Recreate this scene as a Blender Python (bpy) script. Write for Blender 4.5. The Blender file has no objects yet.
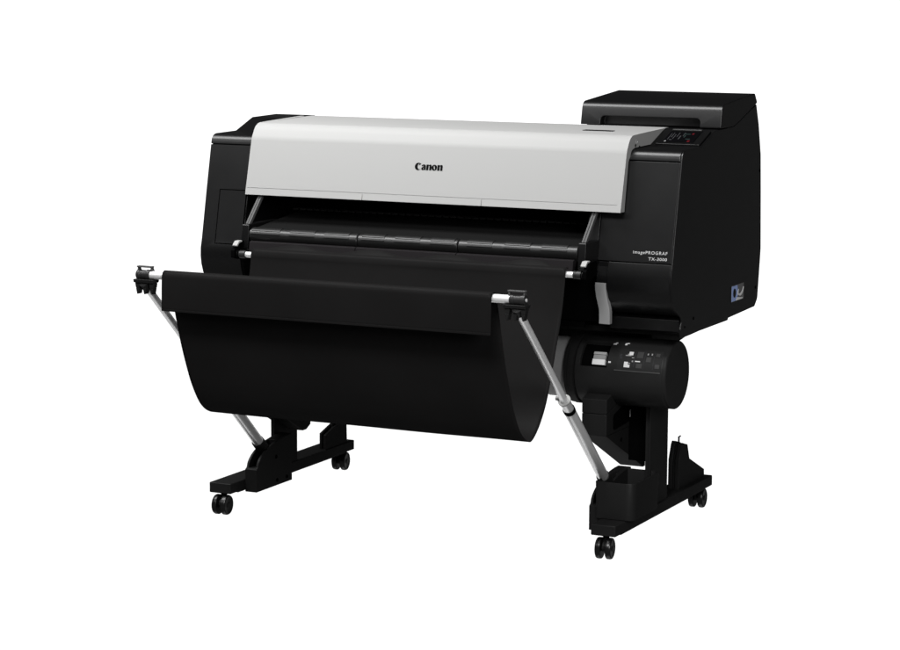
import bpy, bmesh, math, random
from mathutils import Vector, Matrix

random.seed(7)
scene = bpy.context.scene
COL = scene.collection
RAD = math.radians

# ------------------------------------------------------------------ materials
def new_mat(name):
    m = bpy.data.materials.new(name)
    m.use_nodes = True
    nt = m.node_tree
    for n in list(nt.nodes):
        nt.nodes.remove(n)
    out = nt.nodes.new('ShaderNodeOutputMaterial')
    return m, nt, out

def dark_plastic(name, col, gloss, rough, bump=0.04, scale=900.0):
    """matte moulded plastic: diffuse body with a faint satin coat and fine grain"""
    m, nt, out = new_mat(name)
    N = nt.nodes.new
    tc = N('ShaderNodeTexCoord')
    noise = N('ShaderNodeTexNoise'); noise.inputs['Scale'].default_value = scale
    noise.inputs['Detail'].default_value = 2
    nt.links.new(tc.outputs['Object'], noise.inputs['Vector'])
    b = N('ShaderNodeBump'); b.inputs['Strength'].default_value = bump
    b.inputs['Distance'].default_value = 0.0004
    nt.links.new(noise.outputs['Fac'], b.inputs['Height'])
    n2 = N('ShaderNodeTexNoise'); n2.inputs['Scale'].default_value = 14
    n2.inputs['Detail'].default_value = 4
    nt.links.new(tc.outputs['Object'], n2.inputs['Vector'])
    mr = N('ShaderNodeMapRange')
    mr.inputs['To Min'].default_value = rough - 0.03
    mr.inputs['To Max'].default_value = rough + 0.03
    nt.links.new(n2.outputs['Fac'], mr.inputs['Value'])
    d = N('ShaderNodeBsdfDiffuse'); d.inputs['Color'].default_value = (*col, 1)
    g = N('ShaderNodeBsdfGlossy'); g.inputs['Color'].default_value = (1, 1, 1, 1)
    nt.links.new(mr.outputs['Result'], g.inputs['Roughness'])
    nt.links.new(b.outputs['Normal'], d.inputs['Normal'])
    nt.links.new(b.outputs['Normal'], g.inputs['Normal'])
    mx = N('ShaderNodeMixShader'); mx.inputs['Fac'].default_value = gloss
    nt.links.new(d.outputs[0], mx.inputs[1]); nt.links.new(g.outputs[0], mx.inputs[2])
    nt.links.new(mx.outputs[0], out.inputs['Surface'])
    return m

def principled(name, col, rough=0.5, metal=0.0, spec=0.3, bump=0.0, scale=600.0):
    m, nt, out = new_mat(name)
    N = nt.nodes.new
    p = N('ShaderNodeBsdfPrincipled')
    p.inputs['Base Color'].default_value = (*col, 1)
    p.inputs['Roughness'].default_value = rough
    p.inputs['Metallic'].default_value = metal
    p.inputs['Specular IOR Level'].default_value = spec
    tc = N('ShaderNodeTexCoord')
    noise = N('ShaderNodeTexNoise'); noise.inputs['Scale'].default_value = scale
    nt.links.new(tc.outputs['Object'], noise.inputs['Vector'])
    mr = N('ShaderNodeMapRange')
    mr.inputs['To Min'].default_value = max(0.02, rough - 0.04)
    mr.inputs['To Max'].default_value = rough + 0.04
    nt.links.new(noise.outputs['Fac'], mr.inputs['Value'])
    nt.links.new(mr.outputs['Result'], p.inputs['Roughness'])
    if bump:
        b = N('ShaderNodeBump'); b.inputs['Strength'].default_value = bump
        b.inputs['Distance'].default_value = 0.0004
        nt.links.new(noise.outputs['Fac'], b.inputs['Height'])
        nt.links.new(b.outputs['Normal'], p.inputs['Normal'])
    nt.links.new(p.outputs[0], out.inputs['Surface'])
    return m

def woven(name, col):
    m, nt, out = new_mat(name)
    N = nt.nodes.new
    tc = N('ShaderNodeTexCoord')
    noise = N('ShaderNodeTexNoise'); noise.inputs['Scale'].default_value = 6
    noise.inputs['Detail'].default_value = 3
    nt.links.new(tc.outputs['Object'], noise.inputs['Vector'])
    ramp = N('ShaderNodeValToRGB')
    ramp.color_ramp.elements[0].position = 0.3
    ramp.color_ramp.elements[1].position = 0.7
    ramp.color_ramp.elements[0].color = (*[c * 0.93 for c in col], 1)
    ramp.color_ramp.elements[1].color = (*[c * 1.07 for c in col], 1)
    nt.links.new(noise.outputs['Fac'], ramp.inputs['Fac'])
    fine = N('ShaderNodeTexNoise'); fine.inputs['Scale'].default_value = 500
    nt.links.new(tc.outputs['Object'], fine.inputs['Vector'])
    b = N('ShaderNodeBump'); b.inputs['Strength'].default_value = 0.15
    b.inputs['Distance'].default_value = 0.0005
    nt.links.new(fine.outputs['Fac'], b.inputs['Height'])
    d = N('ShaderNodeBsdfDiffuse'); d.inputs['Roughness'].default_value = 0.6
    nt.links.new(ramp.outputs['Color'], d.inputs['Color'])
    nt.links.new(b.outputs['Normal'], d.inputs['Normal'])
    g = N('ShaderNodeBsdfGlossy'); g.inputs['Roughness'].default_value = 0.42
    nt.links.new(b.outputs['Normal'], g.inputs['Normal'])
    mx = N('ShaderNodeMixShader'); mx.inputs['Fac'].default_value = 0.0030
    nt.links.new(d.outputs[0], mx.inputs[1]); nt.links.new(g.outputs[0], mx.inputs[2])
    nt.links.new(mx.outputs[0], out.inputs['Surface'])
    return m

BLACK = dark_plastic('satin_black_plastic', (0.0040, 0.0040, 0.0042), 0.0460, 0.30)
STAND = dark_plastic('stand_black_paint', (0.0150, 0.0150, 0.0150), 0.0150, 0.42)
DEEP = dark_plastic('inner_black_plastic', (0.0022, 0.0022, 0.0023), 0.0012, 0.45)
SKIRT = dark_plastic('warm_black_plastic', (0.017, 0.0155, 0.0165), 0.003, 0.45)
SATIN = dark_plastic('satin_roller_plastic', (0.008, 0.008, 0.008), 0.050, 0.34, bump=0.0)
DRUM = dark_plastic('drum_black_plastic', (0.0190, 0.0190, 0.0190), 0.018, 0.36)
GUIDE = dark_plastic('guide_black_plastic', (0.0100, 0.0100, 0.0100), 0.006, 0.45)
GREYBLACK = dark_plastic('charcoal_plastic', (0.022, 0.022, 0.022), 0.035, 0.36)
SCREEN = dark_plastic('screen_glass', (0.003, 0.003, 0.0035), 0.004, 0.12, bump=0.0)
FABRIC = woven('basket_cloth', (0.0125, 0.0121, 0.0121))
WHITE = principled('white_cover_plastic', (0.395, 0.395, 0.390), 0.5, 0, 0.12, bump=0.02, scale=900)
PALE = principled('pale_grey_plastic', (0.39, 0.39, 0.385), 0.5, 0, 0.12)
METAL = principled('brushed_aluminium', (0.92, 0.92, 0.92), 0.33, 0.35, 0.5, bump=0.03, scale=300)
DULL = principled('dull_aluminium', (0.78, 0.78, 0.78), 0.33, 0.58, 0.5, bump=0.03, scale=300)
RAIL = principled('grey_rail_plastic', (0.075, 0.075, 0.075), 0.45, 0, 0.2)
LEVER = principled('grey_lever_plastic', (0.30, 0.30, 0.30), 0.5, 0, 0.1)
SPOOL = principled('grey_spool_plastic', (0.30, 0.30, 0.30), 0.6, 0, 0.08)
INK_BLACK = principled('black_print', (0.004, 0.004, 0.004), 0.6, 0, 0.05)
INK_WHITE = principled('white_print', (0.85, 0.85, 0.85), 0.6, 0, 0.1)
LETTER = principled('pale_lettering', (0.50, 0.50, 0.50), 0.6, 0, 0.1)
GREYLIGHT = principled('light_grey_print', (0.38, 0.38, 0.38), 0.6, 0, 0.1)
RED = principled('red_key_print', (0.10, 0.006, 0.010), 0.5, 0, 0.1)
GREENISH = principled('grey_green_key_print', (0.018, 0.032, 0.030), 0.5, 0, 0.1)
GREYMARK = principled('grey_key_print', (0.042, 0.042, 0.045), 0.5, 0, 0.1)
BLUE = principled('blue_sticker_print', (0.36, 0.48, 0.86), 0.5, 0, 0.1)
STICKGREY = principled('grey_sticker_print', (0.13, 0.13, 0.13), 0.5, 0, 0.1)
PANEL = dark_plastic('key_panel_plastic', (0.024, 0.024, 0.024), 0.012, 0.42)
HANDLE = dark_plastic('grey_handle_plastic', (0.075, 0.075, 0.075), 0.03, 0.36)
BUTTON = dark_plastic('charcoal_button', (0.060, 0.060, 0.060), 0.012, 0.4)

# ------------------------------------------------------------------ mesh helpers
def finish(name, bm, mat, parent=None, bevel=0.0, segs=2, angle=32, label=None):
    bmesh.ops.recalc_face_normals(bm, faces=bm.faces[:])
    me = bpy.data.meshes.new(name)
    bm.to_mesh(me); bm.free()
    for p in me.polygons:
        p.use_smooth = True
    me.set_sharp_from_angle(angle=RAD(angle))
    me.materials.append(mat)
    o = bpy.data.objects.new(name, me)
    COL.objects.link(o)
    if parent is not None:
        o.parent = parent
    if bevel:
        b = o.modifiers.new('bevel', 'BEVEL')
        b.width = bevel; b.segments = segs
        b.limit_method = 'ANGLE'; b.angle_limit = RAD(35)
        b.harden_normals = True
    if label:
        o['label'] = label
    return o

def fillet(pts, n=6):
    """pts: (a, b) or (a, b, r) -> polygon with those corners rounded"""
    out = []
    L = len(pts)
    for i, p in enumerate(pts):
        if len(p) < 3 or p[2] == 0:
            out.append((p[0], p[1])); continue
        P = Vector(p[:2]); A = Vector(pts[i - 1][:2]); B = Vector(pts[(i + 1) % L][:2])
        u = (A - P); v = (B - P)
        lu, lv = u.length, v.length
        u.normalize(); v.normalize()
        ang = u.angle(v)
        sharp = lambda q: len(q) < 3 or q[2] == 0
        t = min(p[2] / math.tan(ang / 2), lu * (0.97 if sharp(pts[i - 1]) else 0.49), lv * (0.97 if sharp(pts[(i + 1) % L]) else 0.49))
        r = t * math.tan(ang / 2)
        c = P + (u + v).normalized() * (r / math.sin(ang / 2))
        s = P + u * t; e = P + v * t
        a0 = math.atan2(s.y - c.y, s.x - c.x); a1 = math.atan2(e.y - c.y, e.x - c.x)
        d = (a1 - a0 + math.pi) % (2 * math.pi) - math.pi
        for k in range(n + 1):
            a = a0 + d * k / n
            out.append((c.x + r * math.cos(a), c.y + r * math.sin(a)))
    return out

def add_prism(bm, poly, x0, x1, axis='X', mat4=None):
    def P(a, b, h):
        v = {'X': (h, a, b), 'Y': (a, h, b), 'Z': (a, b, h)}[axis]
        v = Vector(v)
        return mat4 @ v if mat4 else v
    v0 = [bm.verts.new(P(a, b, x0)) for a, b in poly]
    v1 = [bm.verts.new(P(a, b, x1)) for a, b in poly]
    n = len(poly)
    bm.faces.new(v0); bm.faces.new(v1[::-1])
    for i in range(n):
        j = (i + 1) % n
        bm.faces.new((v0[i], v1[i], v1[j], v0[j]))

def prism(poly, x0, x1, axis='X'):
    bm = bmesh.new(); add_prism(bm, poly, x0, x1, axis); return bm

def add_box(bm, x0, x1, y0, y1, z0, z1, mat4=None):
    add_prism(bm, [(x0, y0), (x1, y0), (x1, y1), (x0, y1)], z0, z1, 'Z', mat4)

def box(x0, x1, y0, y1, z0, z1):
    bm = bmesh.new(); add_box(bm, x0, x1, y0, y1, z0, z1); return bm

def add_lathe(bm, p0, p1, prof, n=32):
    """prof: list of (t along axis in metres from p0, radius)"""
    p0 = Vector(p0); d = (Vector(p1) - p0); d.normalize()
    s = d.orthogonal().normalized(); t = d.cross(s)
    rings = []
    for h, r in prof:
        rings.append([bm.verts.new(p0 + d * h + (s * math.cos(2 * math.pi * k / n) + t * math.sin(2 * math.pi * k / n)) * r)
                      for k in range(n)])
    bm.faces.new(rings[0]); bm.faces.new(rings[-1][::-1])
    for a, b in zip(rings, rings[1:]):
        for k in range(n):
            j = (k + 1) % n
            bm.faces.new((a[k], a[j], b[j], b[k]))

def rod(p0, p1, r, n=24, ch=None):
    L = (Vector(p1) - Vector(p0)).length
    ch = r * 0.12 if ch is None else ch
    bm = bmesh.new()
    add_lathe(bm, p0, p1, [(0, r - ch), (ch, r), (L - ch, r), (L, r - ch)], n)
    return bm

def add_patch(bm, x0, x1, a0, a1, r0, r1, cy, cz, n=None):
    """piece of a tube about an axis along X; angles up from the front (-Y) direction"""
    n = n or max(2, int(abs(a1 - a0) / 4))
    pts = []
    for k in range(n + 1):
        a = RAD(a0 + (a1 - a0) * k / n); pts.append((cy - r1 * math.cos(a), cz + r1 * math.sin(a)))
    for k in range(n, -1, -1):
        a = RAD(a0 + (a1 - a0) * k / n); pts.append((cy - r0 * math.cos(a), cz + r0 * math.sin(a)))
    m = len(pts)
    v0 = [bm.verts.new((x0, a, b)) for a, b in pts]
    v1 = [bm.verts.new((x1, a, b)) for a, b in pts]
    for i in range(m):
        j = (i + 1) % m
        bm.faces.new((v0[i], v1[i], v1[j], v0[j]))
    for i in range(n):
        bm.faces.new((v0[i], v0[i + 1], v0[m - 2 - i], v0[m - 1 - i]))
        bm.faces.new((v1[i + 1], v1[i], v1[m - 1 - i], v1[m - 2 - i]))

def patch(*a, **k):
    bm = bmesh.new(); add_patch(bm, *a, **k); return bm

def boolean(bm, cutters, op='DIFFERENCE'):
    """bm combined with each cutter bmesh; returns a new bmesh"""
    def tmp(b):
        bmesh.ops.recalc_face_normals(b, faces=b.faces[:])
        me = bpy.data.meshes.new('tmp'); b.to_mesh(me); b.free()
        o = bpy.data.objects.new('tmp', me); COL.objects.link(o); return o
    o = tmp(bm); cs = [tmp(c) for c in cutters]
    for c in cs:
        md = o.modifiers.new('b', 'BOOLEAN'); md.object = c; md.operation = op; md.solver = 'EXACT'
    bpy.context.view_layer.update()
    dg = bpy.context.evaluated_depsgraph_get()
    ev = o.evaluated_get(dg)
    me = bpy.data.meshes.new_from_object(ev)
    res = bmesh.new(); res.from_mesh(me)
    for q in [o] + cs:
        m0 = q.data; bpy.data.objects.remove(q); bpy.data.meshes.remove(m0)
    bpy.data.meshes.remove(me)
    return res

def interp(poly, z):
    for (y0, z0), (y1, z1) in zip(poly, poly[1:]):
        if (z0 - z) * (z1 - z) <= 0 and z0 != z1:
            return y0 + (y1 - y0) * (z - z0) / (z1 - z0)

# ------------------------------------------------------------------ the printer
root = bpy.data.objects.new('wide_format_printer', None)
root.empty_display_size = 0.2
COL.objects.link(root)
root['label'] = 'black wide format printer with white top cover, cloth catch basket and castered stand'
root['category'] = 'printer'

W = 0.695

# --- inner chassis (hidden core, back wall, dark opening under the cover)
bm = bmesh.new()
add_prism(bm, [(-0.06, 0.60), (0.36, 0.60), (0.385, 0.72), (0.375, 0.90), (0.30, 1.02), (0.09, 1.066), (-0.06, 1.066)], -0.57, 0.49)
add_prism(bm, [(-0.225, 0.96), (-0.062, 0.96), (-0.062, 1.05), (-0.19, 1.05)], -0.54, 0.485)
add_prism(bm, [(-0.255, 0.60), (-0.062, 0.60), (-0.062, 0.79), (-0.255, 0.755)], -0.56, 0.487)
finish('chassis', bm, DEEP, root, 0.003)
# paper feed slot: row of small pressing tabs at the back of the opening
comb = []
for k in range(44):
    x = -0.50 + k * 0.0222
    comb += [(x, -0.100), (x, -0.118), (x + 0.016, -0.118), (x + 0.016, -0.100)]
comb += [(0.476, -0.09), (-0.50, -0.09)]
bm = prism(comb, 0.8335, 0.8385, 'Z')
finish('feed_comb', bm, GREYBLACK, root, 0.001)

# --- profile of the front skin, top to bottom
SKIN = [(-0.2335, 1.0175), (-0.2600, 0.895), (-0.2875, 0.762), (-0.2945, 0.735), (-0.2955, 0.712), (-0.2920, 0.690),
        (-0.2830, 0.666), (-0.2670, 0.648), (-0.2480, 0.635), (-0.2300, 0.626), (-0.2120, 0.621)]
def skin_poly(z_hi, z_lo, depth=0.012):
    y_hi = interp(SKIN, z_hi); y_lo = interp(SKIN, z_lo)
    mid = [(y, z) for y, z in SKIN if z_lo < z < z_hi]
    front = [(y_hi, z_hi)] + mid + [(y_lo, z_lo)]
    return front + [(y + depth, z + (0.004 if z < 0.66 else 0)) for y, z in front[::-1]]

# --- left end housing
TOPL = [(-0.2275, 1.0465, 0.026), (-0.099, 1.048, 0.01), (-0.007, 1.081, 0.012), (0.13, 1.083, 0.02), (0.30, 1.03, 0.05)]
core = TOPL + [(0.375, 0.90, 0.1), (0.385, 0.72, 0.05), (0.36, 0.58, 0.02), (-0.19, 0.58), (-0.205, 0.628)] + \
    [(y + 0.009, z) for y, z in SKIN[::-1][1:-1]] + [(-0.2245, 1.0192), (-0.2331, 1.0192)]
left = finish('end_housing', prism(fillet(core, 10), -W, -0.566), BLACK, root, 0.0022)
cut = []
for (x0, x1, z0, z1) in ((-0.6515, -0.560, 0.8945, 0.8972), (-0.6515, -0.6488, 0.7475, 0.8972), (-0.6515, -0.560, 0.7475, 0.7505)):
    pl = [(interp(SKIN, z1) - 0.01, z1), (interp(SKIN, z1) + 0.006, z1), (interp(SKIN, z0) + 0.006, z0), (interp(SKIN, z0) - 0.01, z0)]
    cut.append(prism(pl, x0, x1))
bm = boolean(prism(skin_poly(1.0172, 0.6215), -W + 0.001, -0.567), cut)
finish('front_panel', bm, BLACK, left, 0.0008, 1)
# --- right end housing
TOPR = [(-0.2275, 1.0465, 0.026), (-0.096, 1.048, 0.01), (0.001, 1.0825, 0.008), (0.06, 1.0845), (0.16, 1.0875), (0.335, 1.1365)]
coreR = TOPR + [(0.358, 1.083, 0.05), (0.381, 0.999, 0.05), (0.389, 0.896, 0.1), (0.399, 0.734, 0.1), (0.379, 0.598, 0.02), (0.358, 0.578, 0.01),
                (-0.19, 0.578), (-0.205, 0.628)] + \
    [(y + 0.009, z) for y, z in SKIN[::-1][1:-1]] + [(-0.2245, 1.0192), (-0.2331, 1.0192)]
right = finish('end_housing', prism(fillet(coreR, 10), 0.4865, W - 0.0045), BLACK, root, 0.0022)
finish('front_panel', prism(skin_poly(1.0172, 0.7645), 0.4905, W - 0.0039), BLACK, right, 0.0009, 1)
finish('inner_trim', prism(skin_poly(0.955, 0.748), 0.4555, 0.4880), BLACK, right, 0.0009, 1)
finish('lower_panel', prism(skin_poly(0.7620, 0.6215), 0.5205, W - 0.0039), BLACK, right, 0.0009, 1)
finish('corner_block', box(0.4915, 0.5175, -0.282, -0.21, 0.715, 0.7615), BLACK, right, 0.002)
finish('sill_trim', prism([(-0.2275, 0.613), (-0.2235, 0.583), (-0.21, 0.576), (-0.19, 0.576), (-0.19, 0.6185), (-0.21, 0.6185)], 0.50, W - 0.0039), BLACK, right, 0.002)
# side skin with its own outline
side = fillet([(-0.2270, 1.0470, 0.026), (-0.096, 1.0485, 0.01), (0.001, 1.083, 0.008), (0.06, 1.085), (0.16, 1.088), (0.3365, 1.138), (0.360, 1.083, 0.05),
               (0.383, 0.999, 0.05), (0.391, 0.896, 0.1), (0.401, 0.734, 0.1), (0.381, 0.598, 0.02), (0.358, 0.579, 0.012),
               (-0.150, 0.566), (-0.2190, 0.566, 0.004), (-0.2250, 0.588, 0.01), (-0.2140, 0.612, 0.01), (-0.2300, 0.6245)] +
              [(y - 0.0005, z) for y, z in SKIN[::-1][2:-1]] + [(-0.2340, 1.0175)])
sp = finish('side_panel', prism(side, W - 0.0038, W + 0.0005), BLACK, right, 0.0012, 2)
for (y, z, r) in ((-0.129, 0.607, 0.0045), (0.362, 0.632, 0.005), (0.377, 0.954, 0.004), (-0.193, 0.592, 0.003)):
    bm = bmesh.new()
    add_lathe(bm, (W - 0.001, y, z), (W + 0.01, y, z), [(0, r), (0.0022, r * 0.9), (0.0023, r * 0.5), (0.0015, r * 0.4)], 16)
    finish('screw', bm, DEEP, right)
# lower frame under the body
bm = bmesh.new()
add_prism(bm, [(-0.17, 0.562), (0.174, 0.562), (0.186, 0.5775), (-0.17, 0.5775)], -0.62, W - 0.012)
add_prism(bm, [(0.02, 0.50), (0.15, 0.515), (0.15, 0.5615), (0.02, 0.5615)], -0.56, 0.575)
finish('base_frame', bm, STAND, root, 0.002)

# --- sticker on the side panel: blue square with dark oval, grey square with a pale swoosh
def flat_yz(bm, pts, x):
    add_prism(bm, pts, W + 0.0006, x)
st = finish('sticker', prism([(0.162, 0.613), (0.262, 0.613), (0.262, 0.657), (0.162, 0.657)], W + 0.0004, W + 0.0011), STICKGREY, right)
finish('blue_field', prism([(0.1635, 0.6145), (0.2, 0.6145), (0.216, 0.63), (0.208, 0.6555), (0.1635, 0.6555)], W + 0.0008, W + 0.0016), BLUE, st)
ov = [(0.185 + 0.011 * math.cos(a), 0.636 + 0.0125 * math.sin(a)) for a in [k * math.pi / 10 for k in range(20)]]
finish('dark_oval', prism(ov, W + 0.0012, W + 0.0021), INK_BLACK, st)
bm = bmesh.new()
arc = []
for k in range(13):
    a = RAD(205 + 150 * k / 12); arc.append((0.232 + 0.027 * math.cos(a), 0.648 + 0.024 * math.sin(a)))
for k in range(12, -1, -1):
    a = RAD(205 + 150 * k / 12); w = 0.0012 + 0.006 * math.sin(math.pi * k / 12 * 0.9); arc.append((0.232 + (0.027 - w) * math.cos(a), 0.648 + (0.024 - w) * math.sin(a)))
add_prism(bm, arc, W + 0.0012, W + 0.0022)
add_prism(bm, [(0.198, 0.6145), (0.252, 0.6145), (0.252, 0.6175), (0.224, 0.6205), (0.205, 0.6225)], W + 0.0012, W + 0.0021)
add_prism(bm, [(0.207, 0.6275), (0.216, 0.632), (0.219, 0.644), (0.2105, 0.638)], W + 0.0012, W + 0.0021)
finish('pale_swoosh', bm, INK_WHITE, st)

# --- white top cover: bent sheet with closed ends
CX0, CX1 = -0.5507, 0.5537
outer = [(-0.2930, 0.8890), (-0.2560, 1.0400), (-0.2330, 1.0800, 0.0), (-0.135, 1.0830)]
shell = fillet([(-0.2930, 0.8890), (-0.2545, 1.0420, 0.045), (-0.2300, 1.0805, 0.045), (-0.1340, 1.0835), (-0.1340, 1.060), (-0.215, 1.058, 0.02), (-0.236, 1.030, 0.02), (-0.2690, 0.8890)], 8)
cap = fillet([(-0.2930, 0.8890), (-0.2545, 1.0420, 0.045), (-0.2300, 1.0805, 0.045), (-0.1340, 1.0835), (0.02, 1.0872), (0.012, 1.0850), (-0.085, 1.0505, 0.02), (-0.205, 1.0485, 0.02), (-0.242, 1.018, 0.02), (-0.2660, 0.8890)], 8)
bm = boolean(prism(shell, CX0 + 0.004, CX1 - 0.004), [prism(cap, CX0, CX0 + 0.012), prism(cap, CX1 - 0.012, CX1)], 'UNION')
def cov_y(z): return -0.2930 + (z - 0.889) * 0.0385 / 0.153
grooves = [prism([(cov_y(0.9075) - 0.004, 0.9066), (cov_y(0.9075) + 0.0012, 0.9066), (cov_y(0.9075) + 0.0012, 0.9080), (cov_y(0.9075) - 0.004, 0.9080)], CX0 + 0.004, CX1 - 0.012)]
for x in (-0.1895, 0.1625):
    grooves.append(box(x - 0.0010, x + 0.0010, -0.305, cov_y(0.898) + 0.0022, 0.880, 0.9073))
bm = boolean(bm, grooves)
cover = finish('top_cover', bm, WHITE, root, 0.0012, 2)
bm = bmesh.new()
add_lathe(bm, (CX1 - 0.001, -0.188, 1.063), (CX1 + 0.02, -0.188, 1.063), [(0, 0.007), (0.0012, 0.007), (0.0016, 0.0045), (0.0008, 0.004)], 20)
finish('hinge_pin', bm, DULL, cover)
bm = bmesh.new()
add_lathe(bm, (CX1 - 0.001, -0.196, 1.054), (CX1 + 0.02, -0.196, 1.054), [(0, 0.004), (0.0018, 0.0038)], 12)
finish('cover_stop', bm, INK_BLACK, cover)
bm = bmesh.new()
add_lathe(bm, (CX1 - 0.001, -0.168, 1.0485), (CX1 + 0.02, -0.168, 1.0485), [(0, 0.004), (0.0018, 0.0038)], 12)
finish('cover_stop', bm, INK_BLACK, cover)
# flat panel behind the cover
bm = prism(fillet([(-0.1318, 1.0805), (-0.1318, 1.0832), (0.06, 1.0862), (0.088, 1.0842, 0.01), (0.088, 1.066), (-0.1318, 1.066)]), -0.5380, 0.5410)
bm = boolean(bm, [box(0.378, 0.462, -0.14, -0.108, 1.075, 1.09)])
tp = finish('rear_top_panel', bm, PALE, root, 0.0012)
finish('slot_shade_inlay', box(0.379, 0.461, -0.1325, -0.1085, 1.070, 1.0848), INK_BLACK, tp)  # black raised inlay, stands in for the shade inside the slot

# --- tank lid
lid = fillet([(0.052, 1.0875, 0.003), (0.0650, 1.1490, 0.024), (0.3245, 1.1680, 0.006), (0.3460, 1.1420, 0.004), (0.175, 1.0920, 0.02), (0.15, 1.0880)], 8)
notch = fillet([(0.352, 1.07), (0.352, 1.112, 0.012), (0.636, 1.112, 0.012), (0.636, 1.07)], 6)
bm = boolean(prism(lid, 0.2955, W), [prism(notch, 0.03, 0.085, 'Y')])
finish('tank_lid', bm, BLACK, root, 0.0018, 2)
bm = bmesh.new()
add_prism(bm, [(0.088, 1.067), (0.345, 1.067), (0.345, 1.136), (0.176, 1.0885), (0.088, 1.0865)], 0.299, 0.4862)
finish('tank_housing', bm, BLACK, root, 0.001)

# --- control panel on the sloping ledge
ramp = Vector((0, 0.0965, 0.0342)).normalized()
rn = Vector((0, -ramp.z, ramp.y))
M_cp = Matrix(((1, 0, 0, 0.0), (0, ramp.y, rn.y, -0.0925), (0, ramp.z, rn.z, 1.0505), (0, 0, 0, 1)))
bm = bmesh.new()
add_prism(bm, fillet([(0.566, 0.001, 0.003), (0.6895, 0.001, 0.003), (0.6895, 0.094, 0.003), (0.566, 0.094, 0.003)]), -0.004, 0.0032, 'Z', M_cp)
cp = finish('control_panel', bm, BLACK, root, 0.001)
bm = bmesh.new()
add_prism(bm, fillet([(0.583, 0.012, 0.003), (0.668, 0.012, 0.003), (0.668, 0.083, 0.003), (0.583, 0.083, 0.003)]), 0.003, 0.0042, 'Z', M_cp)
scr = finish('display', bm, SCREEN, cp)
bm = bmesh.new()
add_prism(bm, [(0.586, 0.0835), (0.668, 0.0835), (0.668, 0.091), (0.586, 0.091)], 0.0030, 0.0085, 'Z', M_cp)
finish('display_ridge', bm, GREYBLACK, cp, 0.0022, 3)
def marks(name, mat, quads):
    for (x0, x1, v0, v1) in quads:
        b = bmesh.new()
        add_prism(b, [(x0, v0), (x1, v0), (x1, v1), (x0, v1)], 0.0040, 0.0049, 'Z', M_cp)
        finish(name, b, mat, cp)
marks('key_mark', GREYMARK, [(0.591, 0.593, 0.026, 0.066), (0.597, 0.599, 0.040, 0.070), (0.604, 0.606, 0.030, 0.060), (0.611, 0.613, 0.044, 0.072), (0.619, 0.622, 0.030, 0.052),
                             (0.5855, 0.5885, 0.014, 0.019), (0.626, 0.628, 0.050, 0.072), (0.597, 0.604, 0.024, 0.028)])
marks('power_mark', GREYLIGHT, [(0.5865, 0.5915, 0.0135, 0.0185)])
marks('green_key_mark', GREENISH, [(0.624, 0.643, 0.062, 0.066), (0.631, 0.634, 0.042, 0.056), (0.640, 0.652, 0.030, 0.034)])
marks('red_key_mark', RED, [(0.6475, 0.6525, 0.062, 0.070), (0.6495, 0.6555, 0.0145, 0.0235)])

# --- lettering
def text_mesh(body, size, bold=0.0, spacing=1.0, align='LEFT'):
    cu = bpy.data.curves.new('t', 'FONT')
    cu.body = body; cu.size = size; cu.offset = bold; cu.space_character = spacing
    cu.align_x = align; cu.extrude = 0.0003; cu.resolution_u = 4
    o = bpy.data.objects.new('t', cu); COL.objects.link(o)
    bpy.context.view_layer.update()
    me = bpy.data.meshes.new_from_object(o.evaluated_get(bpy.context.evaluated_depsgraph_get()))
    bpy.data.objects.remove(o); bpy.data.curves.remove(cu)
    b = bmesh.new(); b.from_mesh(me); bpy.data.meshes.remove(me)
    return b
def place_text(b, x0, x1, z0, z1, yfun, lift=0.0008):
    """fit lettering drawn in the XY plane into x0..x1 / z0..z1 on the leaning front"""
    xs = [v.co.x for v in b.verts]; ys = [v.co.y for v in b.verts]
    ax, bx, ay, by = min(xs), max(xs), min(ys), max(ys)
    for v in b.verts:
        z = z0 + (v.co.y - ay) / (by - ay) * (z1 - z0)
        v.co = Vector((x0 + (v.co.x - ax) / (bx - ax) * (x1 - x0), yfun(z) - lift - v.co.z, z))
    return b

# maker's logo: five heavy letters drawn as outlines
def outline_mesh(loops):
    """loops: lists of (x, y); even-odd filled"""
    cu = bpy.data.curves.new('l', 'CURVE'); cu.dimensions = '2D'; cu.fill_mode = 'BOTH'; cu.extrude = 0.0003
    for lp in loops:
        s = cu.splines.new('POLY'); s.points.add(len(lp) - 1)
        for p, (x, y) in zip(s.points, lp):
            p.co = (x, y, 0, 1)
        s.use_cyclic_u = True
    o = bpy.data.objects.new('l', cu); COL.objects.link(o)
    bpy.context.view_layer.update()
    me = bpy.data.meshes.new_from_object(o.evaluated_get(bpy.context.evaluated_depsgraph_get()))
    bpy.data.objects.remove(o); bpy.data.curves.remove(cu)
    b = bmesh.new(); b.from_mesh(me); bpy.data.meshes.remove(me)
    return b
def ell(cx, cy, rx, ry, a0=0, a1=360, n=28, rot=0):
    o = []
    for k in range(n + (0 if a1 - a0 == 360 else 1)):
        a = RAD(a0 + (a1 - a0) * k / n)
        x, y = rx * math.cos(a), ry * math.sin(a)
        c, s = math.cos(RAD(rot)), math.sin(RAD(rot))
        o.append((cx + x * c - y * s, cy + x * s + y * c))
    return o
def letter_n(x):
    return [(x - 0.02, 0), (x + 0.29, 0), (x + 0.29, 0.54), (x + 0.35, 0.60), (x + 0.40, 0.58), (x + 0.41, 0.48), (x + 0.41, 0), (x + 0.71, 0), (x + 0.71, 0.58),
            (x + 0.66, 0.72), (x + 0.55, 0.78), (x + 0.42, 0.76), (x + 0.28, 0.67), (x + 0.26, 0.77), (x - 0.06, 0.73), (x - 0.06, 0.68), (x - 0.02, 0.66)]
loops = []
C = ell(0.46, 0.46, 0.48, 0.50, 52, 312, 30)
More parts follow.
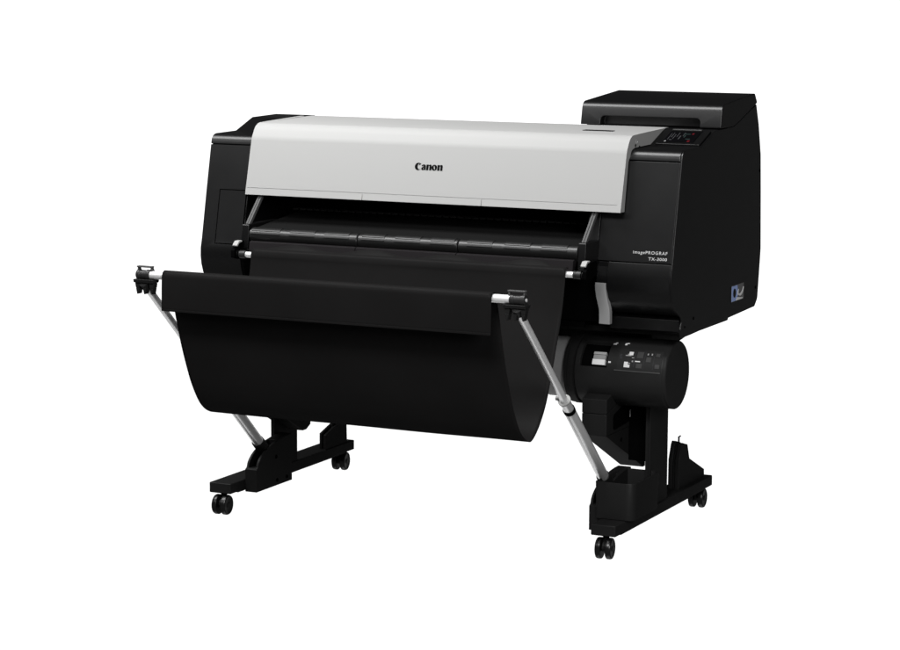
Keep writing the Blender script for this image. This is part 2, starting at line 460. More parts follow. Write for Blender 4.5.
Ci = ell(0.66, 0.47, 0.29, 0.40, 300, 70, 26)
C = C + [(0.82, 0.20)] + Ci[1:-1] + [(0.62, 0.90), (0.58, 0.62), (0.72, 0.70), (0.86, 0.86)]
loops.append(C)
x = 0.88
loops.append([(x + 0.36, 0.0), (x + 0.42, 0.06), (x + 0.62, 0), (x + 0.66, 0.02), (x + 0.64, 0.55), (x + 0.58, 0.69), (x + 0.44, 0.76), (x + 0.26, 0.75), (x + 0.10, 0.66), (x + 0.06, 0.54),
              (x + 0.22, 0.50), (x + 0.30, 0.60), (x + 0.35, 0.60), (x + 0.37, 0.52), (x + 0.26, 0.46), (x + 0.08, 0.32), (x + 0.02, 0.18), (x + 0.08, 0.04), (x + 0.22, -0.02)])
loops.append(ell(x + 0.335, 0.23, 0.04, 0.13, rot=-12, n=16))
loops.append(letter_n(1.62))
loops.append(ell(2.72, 0.375, 0.38, 0.40)); loops.append(ell(2.72, 0.375, 0.075, 0.28, rot=14, n=20))
loops.append(letter_n(3.17))
bm = outline_mesh(loops)
finish('logo', place_text(bm, -0.0425, 0.0395, 0.9735, 0.9930, cov_y, 0.0003), INK_BLACK, cover)
def skin_y(z): return interp(SKIN, z)
bm = text_mesh('imagePROGRAF', 0.01, 0.0001, 1.2)
finish('series_lettering', place_text(bm, 0.586, 0.679, 0.7838, 0.7940, skin_y), LETTER, right)
bm = text_mesh('TX-3000', 0.01, 0.0001, 1.15)
finish('type_lettering', place_text(bm, 0.629, 0.679, 0.7712, 0.7786, skin_y), LETTER, right)

# --- paper exit guide with its rounded front bar
RY, RZ, RR = -0.3520, 0.7860, 0.0195
bm = bmesh.new()
add_prism(bm, [(-0.352, 0.8035), (-0.330, 0.8065), (-0.10, 0.8315), (-0.06, 0.8315), (-0.06, 0.822), (-0.10, 0.822), (-0.345, 0.795)], -0.488, 0.462)
guide = finish('exit_guide', bm, GUIDE, root, 0.002)
for (x0, x1) in ((-0.494, -0.1645), (-0.1625, 0.1305), (0.1325, 0.4690)):
    bm = bmesh.new()
    L = x1 - x0
    add_lathe(bm, (x0, RY, RZ), (x1, RY, RZ), [(0, RR - 0.002), (0.002, RR), (L - 0.002, RR), (L, RR - 0.002)], 40)
    bar = finish('front_bar', bm, SATIN, guide)
ribs = [(-0.488, -0.399), (-0.369, -0.293), (-0.264, -0.189), (-0.150, -0.083), (-0.052, 0.022), (0.052, 0.122), (0.158, 0.230), (0.264, 0.337), (0.368, 0.440)]
for (x0, x1) in ribs:
    finish('bar_rib', patch(x0, x1, 42, 112, RR - 0.003, RR + 0.0016, RY, RZ), SATIN, guide, 0.0006)
    finish('bar_ridge', patch(x0, x1, 14, 24, RR - 0.003, RR + 0.0020, RY, RZ, 4), SATIN, guide, 0.0006)
# guide skirt below the bar, in three pieces, and its end plates and silver side rails
for (x0, x1) in ((-0.487, -0.1645), (-0.1625, 0.1305), (0.1325, 0.462)):
    finish('guide_skirt', prism([(-0.3840, 0.742), (-0.370, 0.742), (-0.352, 0.768), (-0.3700, 0.772), (-0.380, 0.770)], x0, x1), SKIRT, guide, 0.001)
for (x0, x1) in ((-0.517, -0.4965), (0.4705, 0.4910)):
    finish('guide_end_plate', prism(fillet([(-0.366, 0.815, 0.004), (-0.372, 0.748, 0.006), (-0.33, 0.735), (-0.20, 0.735), (-0.20, 0.815)]), x0, x1), BLACK, guide, 0.0015)
for xm in (-0.509, 0.4785):
    bm = bmesh.new()
    for dx0, dx1 in ((-0.0062, -0.0006), (0.0006, 0.0062)):
        add_prism(bm, [(-0.352, 0.815), (-0.342, 0.811), (-0.225, 0.930), (-0.235, 0.935)], xm + dx0, xm + dx1)
    finish('side_rail', bm, RAIL, guide, 0.0008)

# --- rod at the back of the cloth, with its holders
finish('rear_rod', rod((-0.503, -0.4070, 0.7385), (0.4975, -0.4070, 0.7385), 0.0078), METAL, root)
for s, xc in ((-1, -0.505), (1, 0.500)):
    bm = bmesh.new()
    a, b = sorted((xc - s * 0.024, xc + s * 0.004))
    L = b - a
    add_lathe(bm, (a, -0.407, 0.7385), (b, -0.407, 0.7385), [(0, 0.0095), (0.001, 0.0105), (0.006, 0.0105), (0.0065, 0.0095), (0.009, 0.0095), (0.0095, 0.0108), (L - 0.001, 0.0108), (L, 0.0095)], 24)
    h = finish('rod_holder', bm, GREYBLACK, root)
    bm = bmesh.new()
    a, b = sorted((xc + s * 0.0045, xc + s * 0.0155))
    add_prism(bm, fillet([(-0.422, 0.730, 0.004), (-0.395, 0.724, 0.004), (-0.350, 0.735), (-0.350, 0.772), (-0.392, 0.770, 0.005), (-0.422, 0.750, 0.005)]), a, b)
    for k in range(3):
        q = xc - s * (0.002 - 0.0045 * k)
        add_lathe(bm, (q, -0.407, 0.7385), (q + 0.0025, -0.407, 0.7385), [(0, 0.0135), (0.0025, 0.0135)], 20)
    finish('holder_arm', bm, DEEP, h, 0.001)
    a, b = sorted((xc - s * 0.002, xc + s * 0.0125))
    finish('release_tab', prism(fillet([(-0.419, 0.763, 0.002), (-0.406, 0.774, 0.002), (-0.390, 0.774), (-0.390, 0.770), (-0.405, 0.768), (-0.416, 0.759, 0.002)]), a, b), PALE, h, 0.001)

# --- basket rods, clamps, telescopic arms
FY, FZ = -0.8460, 0.7300
finish('front_rod', rod((-0.535, FY, FZ), (0.530, FY, FZ), 0.0105), METAL, root)
for s in (-1, 1):
    xc = 0.520 * s
    bm = bmesh.new()
    a, b = sorted((s * 0.501, s * 0.541))
    L = b - a
    add_lathe(bm, (a, FY, FZ), (b, FY, FZ), [(0, 0.0115), (0.001, 0.0128), (0.010, 0.0128), (0.011, 0.0118), (L - 0.012, 0.0118), (L - 0.011, 0.0132), (L - 0.001, 0.0132), (L, 0.012)], 28)
    cl = finish('rod_clamp', bm, GREYBLACK, root)
    bm = bmesh.new()
    a, b = sorted((s * 0.487, s * 0.5455))
    # cradle and the hooked teeth below it
    add_prism(bm, fillet([(FY - 0.017, FZ - 0.011), (FY + 0.017, FZ - 0.011), (FY + 0.014, FZ - 0.02), (FY - 0.014, FZ - 0.02)]), a, b)
    for k in range(3):
        q = a + (b - a) * (0.02 + 0.355 * k)
        t = (b - a) * 0.26
        for (w0, w1, z0, z1) in ((1.0, 0.66, 0, 0.013), (0.66, 0.22, 0.013, 0.029)):
            pa = [(q + t * (1 - w0) / 2, FZ - 0.0205 - z0), (q + t * (1 + w0) / 2, FZ - 0.0205 - z0), (q + t * (1 + w1) / 2, FZ - 0.0205 - z1), (q + t * (1 - w1) / 2, FZ - 0.0205 - z1)]
            add_prism(bm, pa, FY - 0.010, FY + 0.010, 'Y')
    finish('clamp_hooks', bm, STAND, cl, 0.0015)
    # lever handle above: thin bar on two posts
    a, b = sorted((s * 0.492, s * 0.5435))
    bm = bmesh.new()
    add_box(bm, a + 0.003, b - 0.003, FY - 0.0065, FY + 0.0065, FZ + 0.0185, FZ + 0.0225)
    for q in (a + 0.0045, b - 0.0085):
        add_prism(bm, [(FY - 0.006, FZ + 0.008), (FY + 0.012, FZ + 0.008), (FY + 0.006, FZ + 0.0188), (FY - 0.004, FZ + 0.0188)], q, q + 0.004)
    finish('clamp_handle', bm, HANDLE, cl, 0.0012)
    a = s * 0.5405
    bm = rod((a, FY, FZ), (a + s * 0.0025, FY, FZ), 0.0045)
    finish('clamp_bolt', bm, METAL, cl)

def lerp(a, b, t): return Vector(a) + (Vector(b) - Vector(a)) * t
for s, top, bot in ((-1, (-0.520, -0.840, 0.700), (-0.5450, -0.235, 0.186)), (1, (0.520, -0.840, 0.700), (0.4950, -0.235, 0.186))):
    top = Vector(top); bot = Vector(bot); d = (bot - top); L = d.length
    arm = finish('support_arm', rod(top, top + d * 0.55, 0.0098), METAL, root)
    bm = bmesh.new()
    q0 = top + d * 0.525
    add_lathe(bm, q0, bot + d * 0.03, [(-0.012, 0.0128), (-0.010, 0.0136), (0.038, 0.0136), (0.0385, 0.0142), (0.040, 0.0150), (L * 0.505, 0.0150)], 28)
    finish('outer_tube', bm, DULL, arm)
    bm = bmesh.new()
    add_lathe(bm, q0, bot, [(0.026, 0.0139), (0.0265, 0.0158), (0.0385, 0.0158), (0.0395, 0.0152)], 28)
    finish('rubber_ring', bm, DEEP, arm)
    bm = bmesh.new()
    add_lathe(bm, q0, bot, [(-0.016, 0.0105), (-0.0155, 0.0165), (-0.011, 0.0165), (-0.0105, 0.0137)], 28)
    qq = q0 - d.normalized() * 0.014
    add_lathe(bm, qq + Vector((-0.014, 0, 0.004)), qq + Vector((-0.022, 0, 0.004)), [(0, 0.006), (0.008, 0.006)], 14)
    finish('lock_ring', bm, PALE, arm)
    bm = bmesh.new()
    add_lathe(bm, top, bot, [(-0.018, 0.006), (-0.017, 0.0128), (0.006, 0.0128), (0.007, 0.0098)], 24)
    finish('arm_socket', bm, STAND, arm)

# --- cloth of the catch basket
REAR = [(-0.4005, 0.757), (-0.4130, 0.752), (-0.4185, 0.7385), (-0.4195, 0.7250), (-0.4290, 0.680), (-0.4430, 0.632), (-0.4740, 0.557), (-0.5090, 0.476), (-0.5320, 0.429), (-0.5620, 0.389), (-0.5930, 0.361), (-0.6210, 0.3465)]
FRONT = [(-0.6400, 0.3490), (-0.6690, 0.3640), (-0.6960, 0.3900), (-0.7270, 0.438), (-0.7500, 0.488), (-0.7740, 0.548), (-0.7970, 0.620), (-0.8170, 0.688), (-0.8300, 0.7250)]
OVER = [(-0.8340, 0.7380), (-0.8420, 0.7435), (-0.8510, 0.7430), (-0.8590, 0.7350), (-0.8610, 0.722), (-0.8625, 0.690), (-0.8630, 0.6430)]
def catmull(P, k=4):
    out = []
    for i in range(len(P) - 1):
        p0 = P[max(0, i - 1)]; p1 = P[i]; p2 = P[i + 1]; p3 = P[min(len(P) - 1, i + 2)]
        for j in range(k):
            t = j / k
            out.append(tuple(0.5 * ((2 * p1[a]) + (-p0[a] + p2[a]) * t + (2 * p0[a] - 5 * p1[a] + 4 * p2[a] - p3[a]) * t * t + (-p0[a] + 3 * p1[a] - 3 * p2[a] + p3[a]) * t ** 3) for a in (0, 1)))
    out.append(P[-1]); return out
path = catmull(REAR + FRONT + OVER, 4)
NX = 90
X0, X1 = -0.4600, 0.4575
bm = bmesh.new()
rows = []
for r_i, (y, z) in enumerate(path):
    row = []
    for i in range(NX + 1):
        t = i / NX
        x = X0 + (X1 - X0) * t
        yy, zz = y, z
        if r_i == 0:
            zz += 0.006 + 0.0075 * math.cos(2 * math.pi * (x + 0.329) / 0.228) - (0.004 if x > 0.40 or x < -0.42 else 0)
        # slack in the cloth: shallow folds hanging from the rear rod and along the fold
        w = max(0.0, min(1.0, (r_i - 8) / 20)) * max(0.0, min(1.0, (len(path) - 30 - r_i) / 20))
        yy += w * 0.0022 * math.sin(2 * math.pi * x / 0.46 + r_i * 0.05)
        row.append(bm.verts.new((x, yy, zz)))
    rows.append(row)
for a, b in zip(rows, rows[1:]):
    for i in range(NX):
        bm.faces.new((a[i], a[i + 1], b[i + 1], b[i]))
cloth = finish('catch_cloth', bm, FABRIC, root, angle=80)
sm = cloth.modifiers.new('thick', 'SOLIDIFY'); sm.thickness = 0.0012; sm.offset = 0
# hem stitched along the lower edge of the front flap
finish('flap_hem', prism([(-0.8642, 0.6425), (-0.8642, 0.6480), (-0.8616, 0.6480), (-0.8616, 0.6425)], X0, X1), FABRIC, cloth, 0.0006)

# --- roll paper unit: spool, flange and the right hand drive drum with its keys
AY, AZ, AR = -0.130, 0.4550, 0.0900
bm = bmesh.new()
add_lathe(bm, (-0.46, AY, AZ), (0.376, AY, AZ), [(0, 0.070), (0.002, 0.072), (0.760, 0.072), (0.762, 0.080), (0.836, 0.080)], 64)
drum_sp = finish('paper_spool', bm, SPOOL, root)
bm = bmesh.new()
add_lathe(bm, (0.3685, AY, AZ), (0.3985, AY, AZ), [(0, 0.088), (0.002, 0.092), (0.012, 0.092), (0.013, 0.094), (0.028, 0.094), (0.030, 0.086)], 72)
finish('spool_flange', bm, STAND, root)
X_E = 0.6550
bm = bmesh.new()
add_lathe(bm, (0.3990, AY, AZ), (X_E, AY, AZ), [(0, AR - 0.003), (0.002, AR), (0.2435, AR), (0.2438, AR - 0.0008), (0.2449, AR - 0.0008), (0.2452, AR), (0.2530, AR), (0.2560, AR - 0.003)], 96)
drum = boolean(bm, [patch(0.4150, 0.4905, 13, 62, AR - 0.012, AR + 0.02, AY, AZ)])
drum = finish('drive_drum', drum, DRUM, root, 0.0006, 1)
finish('latch_recess', patch(0.4155, 0.4900, 14, 61, AR - 0.013, AR - 0.0105, AY, AZ), DEEP, drum)
lt = finish('spool_latch', patch(0.449, 0.4845, 16.5, 26, AR - 0.011, AR + 0.0012, AY, AZ), INK_WHITE, drum, 0.001)
finish('latch_shoulder', patch(0.4495, 0.4840, 26.2, 34.5, AR - 0.011, AR - 0.0008, AY, AZ), LEVER, drum, 0.001)
finish('latch_lip', patch(0.449, 0.4845, 34.7, 39.5, AR - 0.011, AR + 0.0008, AY, AZ), GREYLIGHT, drum, 0.001)
pan = finish('key_panel', patch(0.518, 0.6400, 11.0, 48.5, AR - 0.002, AR + 0.0009, AY, AZ), PANEL, drum, 0.0004, 1)
finish('panel_rim', patch(0.512, 0.6400, 9.2, 11.0, AR - 0.002, AR + 0.0016, AY, AZ), HANDLE, drum, 0.0003, 1)
def drum_marks(name, mat, L, par=pan):
    for (x, a, dx, da, h) in L:
        finish(name, patch(x - dx / 2, x + dx / 2, a - da / 2, a + da / 2, AR - 0.001, AR + h, AY, AZ, 3), mat, par)
drum_marks('paper_mark', INK_WHITE, [(0.5530, 40.4, 0.0115, 6.4, 0.0014), (0.5435, 20.4, 0.0105, 9.2, 0.0014), (0.5515, 18.2, 0.0055, 4.8, 0.0014)])
drum_marks('paper_mark', GREYLIGHT, [(0.5465, 36.2, 0.016, 1.5, 0.0014), (0.5465, 38.3, 0.0045, 2.4, 0.0014), (0.5520, 22.8, 0.006, 1.5, 0.0014)])
drum_marks('arrow_mark', INK_WHITE, [(0.5745, 26.9, 0.0135, 1.7, 0.0014)])
drum_marks('arrow_mark', GREYLIGHT, [(0.5600, 33.0, 0.006, 1.4, 0.0014), (0.5605, 26.6, 0.0035, 2.4, 0.0014)])
drum_marks('scale_line', GREYMARK, [(0.5650, 30.0, 0.0016, 26, 0.0012), (0.5920, 30.0, 0.0012, 30, 0.0012), (0.6180, 30.0, 0.0012, 30, 0.0012)])
drum_marks('roll_mark', GREYMARK, [(0.5255, 35.8, 0.006, 4.5, 0.0014), (0.5275, 31.5, 0.007, 3, 0.0014)])
drum_marks('indicator_lamp', GREYLIGHT, [(0.5995, 41.0, 0.0034, 3.2, 0.0014), (0.6105, 41.2, 0.0034, 3.2, 0.0014)])
drum_marks('key', BUTTON, [(0.5790, 38.5, 0.017, 11.5, 0.0022), (0.6040, 31.0, 0.013, 8.5, 0.0022), (0.6275, 40.5, 0.011, 6.0, 0.0020), (0.6300, 20.5, 0.012, 6.5, 0.0020), (0.5800, 19.5, 0.016, 7.5, 0.0018)])
drum_marks('drum_mark', INK_WHITE, [(0.4975, 22.5, 0.0065, 2.6, 0.0008), (0.4985, 58.5, 0.009, 3.2, 0.0008), (0.5015, 61.5, 0.006, 2.6, 0.0008), (0.5290, 60.0, 0.006, 4.6, 0.0008), (0.5335, 62.5, 0.007, 2.0, 0.0008)], drum)

# --- grey release lever
bm = bmesh.new()
lv_l = catmull([(0.4845, 0.7065), (0.4850, 0.690), (0.4885, 0.668), (0.4925, 0.652), (0.4965, 0.634), (0.4970, 0.600)], 4)
lv = lv_l + [(x + 0.0300, z - 0.0006) for x, z in lv_l[::-1]]
add_prism(bm, lv, -0.290, -0.272, 'Y')
finish('release_lever', bm, LEVER, root, 0.002)
finish('lever_pivot', box(0.488, 0.512, -0.2715, -0.20, 0.655, 0.690), DEEP, root, 0.002)
# curved roll cover seen beside the cloth
bm = bmesh.new()
add_patch(bm, -0.46, 0.440, 20, 85, 0.108, 0.112, -0.145, 0.545)
finish('roll_cover', bm, DEEP, root)

# --- stand
FH0, FH1 = 0.0615, 0.0905
def mirror_x(x): return -0.0515 - x
for s in (1, -1):
    m = (lambda x: x) if s > 0 else mirror_x
    def X(a, b): return sorted((m(a), m(b)))
    x0, x1 = X(0.5120, 0.5810)
    bm = prism(fillet([(x0, -0.3635, 0.004), (x1, -0.3635, 0.004), (x1, 0.3635, 0.004), (x0, 0.3635, 0.004)]), FH0, FH1, 'Z')
    foot = finish('foot_rail', bm, STAND, root, 0.0025)
    bm = bmesh.new()
    add_box(bm, x0 + 0.008, x1 - 0.004, -0.315, 0.31, FH0 - 0.004, FH0 - 0.0005)
    finish('rail_underplate', bm, STAND, foot, 0.001)
    # post: folded channel, open towards the front
    x0, x1 = (0.5610, 0.5765) if s > 0 else (-0.5795, -0.5650)
    bm = bmesh.new()
    add_box(bm, x0, x1 - 0.005, -0.112, 0.010, FH1 - 0.001, 0.5615)
    add_box(bm, x1 - 0.0045, x1, -0.116, 0.016, FH1 - 0.001, 0.5615)
    post = finish('stand_post', bm, STAND, root, 0.0015)
    # forward bracket with the sloping gusset
    x0, x1 = (0.4300, 0.5000) if s > 0 else (-0.5900, -0.5220)
    bm = bmesh.new()
    add_prism(bm, fillet([(-0.235, 0.296, 0.003), (-0.235, 0.352, 0.002), (-0.06, 0.395), (0.012, 0.395), (0.012, 0.30), (0.0, 0.296)]), x0, x1)
    br = finish('roll_bracket', bm, STAND, root, 0.0025)
    bm = bmesh.new()
    add_prism(bm, [(-0.235, 0.3535), (-0.235, 0.392, ), (-0.06, 0.44), (0.012, 0.44), (0.012, 0.3965), (-0.06, 0.3965)], x0, x1)
    finish('bracket_cap', bm, STAND, br, 0.002)
    bm = bmesh.new()
    add_prism(bm, [(-0.232, 0.2955), (0.010, 0.2955), (0.050, 0.27), (0.050, 0.166), (0.036, 0.166)] if s > 0 else [(-0.232, 0.2955), (-0.02, 0.2955), (0.02, 0.27), (0.02, 0.200), (-0.005, 0.188), (-0.025, 0.188)], x0 + 0.001, x1 - 0.001)
    gus = finish('gusset', bm, STAND, br, 0.0015)
    xo = x1 - 0.0015
    for (y, z) in ((-0.13, 0.27), (-0.06, 0.275), (-0.02, 0.22)):
        bm = bmesh.new()
        add_lathe(bm, (xo, y, z), (xo + 0.02, y, z), [(0, 0.006), (0.0022, 0.0055), (0.0024, 0.003), (0.0012, 0.0028)], 14)
        finish('bracket_screw', bm, DEEP, br)
    # arm of the bracket: dark pocket framed by a raised rim
    bm = bmesh.new()
    add_prism(bm, fillet([(-0.190, 0.304, 0.01), (-0.190, 0.345, 0.01), (-0.02, 0.384, 0.01), (-0.02, 0.315, 0.01)]), x1 - 0.002, x1 + 0.0012)
    finish('bracket_pocket', bm, DEEP, br)
    # cross piece tying bracket to post
    if s > 0:
        finish('bracket_tie', box(0.4985, 0.5615, -0.075, 0.008, 0.205, 0.395), DEEP, br, 0.002)
        for (z0, z1) in ((0.360, 0.385), (0.322, 0.343)):
            finish('tie_clip', box(0.5015, 0.5040, -0.0785, -0.066, z0, z1), PALE, br, 0.001)
    # arched socket cover on the inner side of the foot
    x0, x1 = X(0.4745, 0.5115)
    arch = [(-0.285, 0.055), (-0.285, 0.119)]
    for k in range(11):
        t = RAD(180 - 90 * k / 10)
        arch.append((-0.085 + 0.178 * math.cos(t) - 0.014 * (1 - k / 10), 0.124 + 0.066 * math.sin(t)))
    arch += [(-0.085, 0.055)]
    bm = prism(arch, x0, x1)
    slot = box(x0 + 0.007, x1 - 0.007, -0.30, -0.165, 0.122, 0.22)
    bm = boolean(bm, [slot])
    fc = finish('foot_cover', bm, STAND, root, 0.002)
    xo = x1 - 0.0012
    for (y, z) in ((-0.175, 0.138), (-0.17, 0.070), (-0.115, 0.070)):
        bm = bmesh.new()
        add_lathe(bm, (xo, y, z), (xo + 0.02, y, z), [(0, 0.006), (0.0020, 0.0055), (0.0022, 0.003), (0.0012, 0.0028)], 14)
        finish('cover_screw', bm, DEEP, fc)
    bm = bmesh.new()
    e = Vector((m(0.495), -0.235, 0.186)); d = Vector((0, 0.605, -0.514)).normalized()
    add_lathe(bm, e - d * 0.012, e + d * 0.06, [(0, 0.0152), (0.001, 0.0178), (0.028, 0.0185), (0.060, 0.017)], 24)
    finish('arm_foot', bm, STAND, fc)
    # upright hook bracket on the rear of the rail
    x0, x1 = (0.534, 0.566) if s > 0 else (-0.589, -0.566)
    if s > 0:
        hp = [(0.132, FH1 - 0.001), (0.133, 0.172), (0.150, 0.213), (0.158, 0.221), (0.198, 0.210), (0.215, 0.168), (0.335, 0.116), (0.337, FH1 - 0.001)]
    else:
        hp = [(0.190, FH1 - 0.001), (0.190, 0.138), (0.258, 0.158), (0.268, 0.222), (0.316, 0.222), (0.322, FH1 - 0.001)]
    bm = bmesh.new()
    t = (x1 - x0) * 0.38
    add_prism(bm, hp, x0, x0 + t); add_prism(bm, [(y, z - (0.004 if z > 0.1 else 0)) for y, z in hp], x1 - t, x1)
    add_prism(bm, [(y + (0.004 if y < 0.2 else -0.012), max(FH1 - 0.001, z - 0.010)) for y, z in hp], x0 + t + 0.0002, x1 - t - 0.0002)
    hk = finish('cable_bracket', bm, STAND, root, 0.0015)
    bm = bmesh.new()
    hx, hy = (x0 + x1) / 2, hp[3][0] + 0.012
    add_lathe(bm, (hx, hy, hp[3][1] - 0.012), (hx, hy, hp[3][1] + 0.012), [(0, 0.0025), (0.020, 0.0025)], 10)
    add_lathe(bm, (hx, hy - 0.002, hp[3][1] + 0.0085), (hx, hy + 0.02, hp[3][1] + 0.0105), [(0, 0.0022), (0.014, 0.0022)], 10)
    finish('wire_hook', bm, STAND, hk)

# cross beam between the posts, low behind the cloth
finish('cross_beam', box(-0.5645, 0.5605, -0.070, -0.010, 0.40, 0.448), STAND, root, 0.002)

# --- open storage tray on the right foot
def tray_ring(z, g, inset):
    x0, x1, y0, y1 = 0.4960 - g + inset, 0.6050 + g - inset, -0.3000 - g + inset, -0.1040 + g - inset
    r = max(0.004, 0.024 - inset)
    return [(a, b, z) for a, b in fillet([(x0, y0, 0.008), (x1, y0, r), (x1, y1, r), (x0, y1, 0.008)], 6)]
bm = bmesh.new()
rings = [tray_ring(0.0912, -0.004, 0), tray_ring(0.0925, -0.0025, 0), tray_ring(0.188, 0.0, 0), tray_ring(0.1895, 0.0, 0.0006), tray_ring(0.1895, 0.0, 0.003), tray_ring(0.188, 0.0, 0.0035), tray_ring(0.098, -0.003, 0.0035)]
vr = [[bm.verts.new(p) for p in rg] for rg in rings]
for a, b in zip(vr, vr[1:]):
    n = len(a)
    for k in range(n):
        j = (k + 1) % n
        bm.faces.new((a[k], a[j], b[j], b[k]))
bm.faces.new(vr[0][::-1]); bm.faces.new(vr[-1])
finish('storage_tray', bm, STAND, root)

# --- four twin wheel casters; each is a fork with two wheels
def make_caster():
    bm = bmesh.new()
    add_lathe(bm, (0, 0, FH0 - 0.0005), (0, 0, 0), [(0, 0.012), (0.003, 0.012), (0.0035, 0.0085), (0.022, 0.0085)], 18)
    hood = [(0.020, 0.020), (0.025, 0.029), (0.023, 0.038), (0.016, 0.044), (0.0, 0.046), (-0.009, 0.044), (-0.012, 0.040), (-0.004, 0.026), (0.008, 0.020)]
    add_prism(bm, fillet([(y, z, 0.003) for y, z in hood], 2), -0.0052, 0.0052)
    add_lathe(bm, (-0.020, 0.011, 0.028), (0.020, 0.011, 0.028), [(0, 0.004), (0.040, 0.004)], 12)
    c = finish('caster', bm, STAND, root, 0.001)
    for s in (-1, 1):
        bm = bmesh.new()
        a = 0.0062 * s; 
        add_lathe(bm, (a, 0.011, 0.028), (a + s, 0.011, 0.028), [(0, 0.020), (0.0002, 0.0262), (0.0018, 0.0278), (0.004, 0.028), (0.0105, 0.028), (0.0138, 0.0265), (0.0152, 0.0235), (0.0140, 0.0205), (0.0142, 0.008), (0.0158, 0.006), (0.0160, 0.003)], 40)
        finish('wheel', bm, BLACK, c)
    return c
cast = make_caster()
spots = [(0.5465, -0.340, 186), (0.5465, 0.348, 183), (-0.5980, -0.340, 182), (-0.5980, 0.348, 187)]
for i, (x, y, a) in enumerate(spots):
    o = cast
    if i:
        o = cast.copy(); COL.objects.link(o); o.parent = root
        for w in cast.children:
            q = w.copy(); COL.objects.link(q); q.parent = o
    o.location = (x, y, 0); o.rotation_euler = (0, 0, RAD(a))

# ------------------------------------------------------------------ floor: made-up see-through sheet, so the white ground takes no shadow
m, nt, out = new_mat('see_through_floor')
tr = nt.nodes.new('ShaderNodeBsdfTranslucent'); tr.inputs['Color'].default_value = (0.98, 0.98, 0.98, 1)
tp_ = nt.nodes.new('ShaderNodeBsdfTransparent'); tp_.inputs['Color'].default_value = (0.98, 0.98, 0.98, 1)
fr = nt.nodes.new('ShaderNodeMixShader'); fr.inputs['Fac'].default_value = 0.22
nt.links.new(tp_.outputs[0], fr.inputs[1]); nt.links.new(tr.outputs[0], fr.inputs[2])
nt.links.new(fr.outputs[0], out.inputs['Surface'])
bm = bmesh.new()
v = [bm.verts.new(p) for p in ((-3.2, -3.0, 0), (3.2, -3.0, 0), (3.2, 3.4, 0), (-3.2, 3.4, 0))]
bm.faces.new(v)
fl = finish('floor', bm, m)
fl['kind'] = 'structure'

# ------------------------------------------------------------------ studio surroundings and lamps
w = bpy.data.worlds.new('World'); scene.world = w; w.use_nodes = True
nt = w.node_tree
bg = nt.nodes['Background']
tc = nt.nodes.new('ShaderNodeTexCoord'); sep = nt.nodes.new('ShaderNodeSeparateXYZ')
nt.links.new(tc.outputs['Generated'], sep.inputs[0])
N = nt.nodes.new
def math_node(op, a, b=None, clamp=False):
    n = N('ShaderNodeMath'); n.operation = op; n.use_clamp = clamp
    for k, q in enumerate((a, b)):
        if q is None: continue
        if isinstance(q, (int, float)): n.inputs[k].default_value = q
        else: nt.links.new(q, n.inputs[k])
    return n.outputs[0]
def ramp_node(v, a, b, lo=0.0, hi=1.0):
    n = N('ShaderNodeMapRange'); n.interpolation_type = 'SMOOTHSTEP'
    for k, q in (('From Min', a), ('From Max', b), ('To Min', lo), ('To Max', hi)): n.inputs[k].default_value = q
    nt.links.new(v, n.inputs['Value']); return n.outputs['Result']
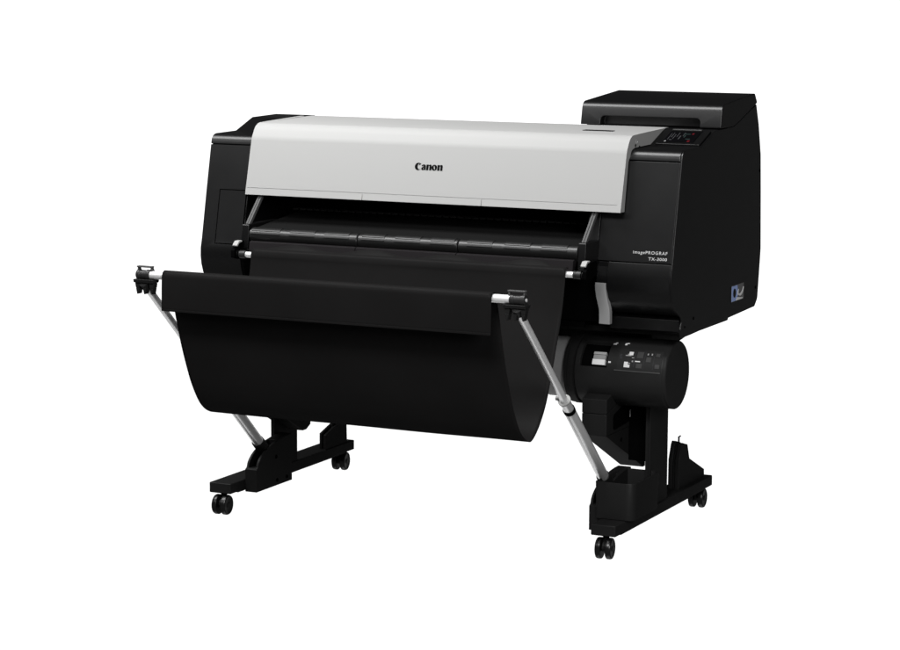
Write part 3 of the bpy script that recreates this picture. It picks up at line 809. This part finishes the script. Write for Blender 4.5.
# dark world: white zone added behind the printer, narrowed to keep its sides dark
ax = math_node('ADD', math_node('MULTIPLY', sep.outputs['X'], -0.563), math_node('MULTIPLY', sep.outputs['Y'], 0.827))
hz = math_node('SQRT', math_node('SUBTRACT', 1.0, math_node('MULTIPLY', sep.outputs['Z'], sep.outputs['Z'])))
ca = math_node('DIVIDE', ax, math_node('MAXIMUM', hz, 0.01))
white_zone = math_node('MULTIPLY', ramp_node(ca, math.cos(RAD(52)), math.cos(RAD(40))), ramp_node(sep.outputs['Z'], 0.16, 0.05))
below = ramp_node(sep.outputs['Z'], -0.93, -0.99)  # glow from underneath, added to backlight the floor sheet
lit = math_node('MAXIMUM', white_zone, below)
stren = math_node('ADD', math_node('MULTIPLY', lit, 1.30), 0.03)
bg.inputs['Color'].default_value = (1, 1, 1, 1)
nt.links.new(stren, bg.inputs['Strength'])

def softbox(name, loc, target, sx, sy, power):
    L = bpy.data.lights.new(name, 'AREA'); L.shape = 'RECTANGLE'; L.size = sx; L.size_y = sy; L.energy = power
    o = bpy.data.objects.new(name, L); COL.objects.link(o)
    o.location = loc
    z = (Vector(loc) - Vector(target)).normalized()
    x = (Vector((1, 0, 0)) - z * z.x).normalized()
    y = z.cross(x)
    o.rotation_euler = Matrix(((x.x, y.x, z.x), (x.y, y.y, z.y), (x.z, y.z, z.z))).to_euler()
    return o
softbox('overhead_strip_lamp', (-1.2, -1.05, 3.2), (-1.05, -0.3, 1.0), 3.0, 1.15, 118)
softbox('front_softbox_lamp', (-2.1, -3.4, 3.0), (0, -0.35, 0.75), 2.8, 0.6, 18)
softbox('high_key_lamp', (1.0, -3.7, 3.5), (0, -0.4, 0.75), 1.4, 0.8, 105)
softbox('right_fill_lamp', (3.3, -3.4, 2.0), (0.4, -0.2, 0.55), 1.2, 1.2, 62)

# ------------------------------------------------------------------ camera
cd = bpy.data.cameras.new('camera'); cam = bpy.data.objects.new('camera', cd); COL.objects.link(cam)
F = 2452.1729
cd.sensor_fit = 'HORIZONTAL'; cd.sensor_width = 36.0; cd.lens = 36.0 * F / 900.0
cd.shift_x = (450 - 434.547) / 900.0; cd.shift_y = (337.775 - 325) / 900.0
cd.clip_start = 0.1; cd.clip_end = 200
r = Vector((0.89686621, 0.44229126, 0.00307131)); u = Vector((-0.06864287, 0.13232564, 0.98882662)); f = Vector((-0.43694296, 0.88705601, -0.14903854))
cam.matrix_world = Matrix(((r.x, u.x, -f.x, 2.87357754), (r.y, u.y, -f.y, -6.06852234), (r.z, u.z, -f.z, 1.50200539), (0, 0, 0, 1)))
scene.camera = cam

scene.view_settings.view_transform = 'Standard'
scene.view_settings.look = 'None'
scene.view_settings.exposure = 0
scene.view_settings.gamma = 1
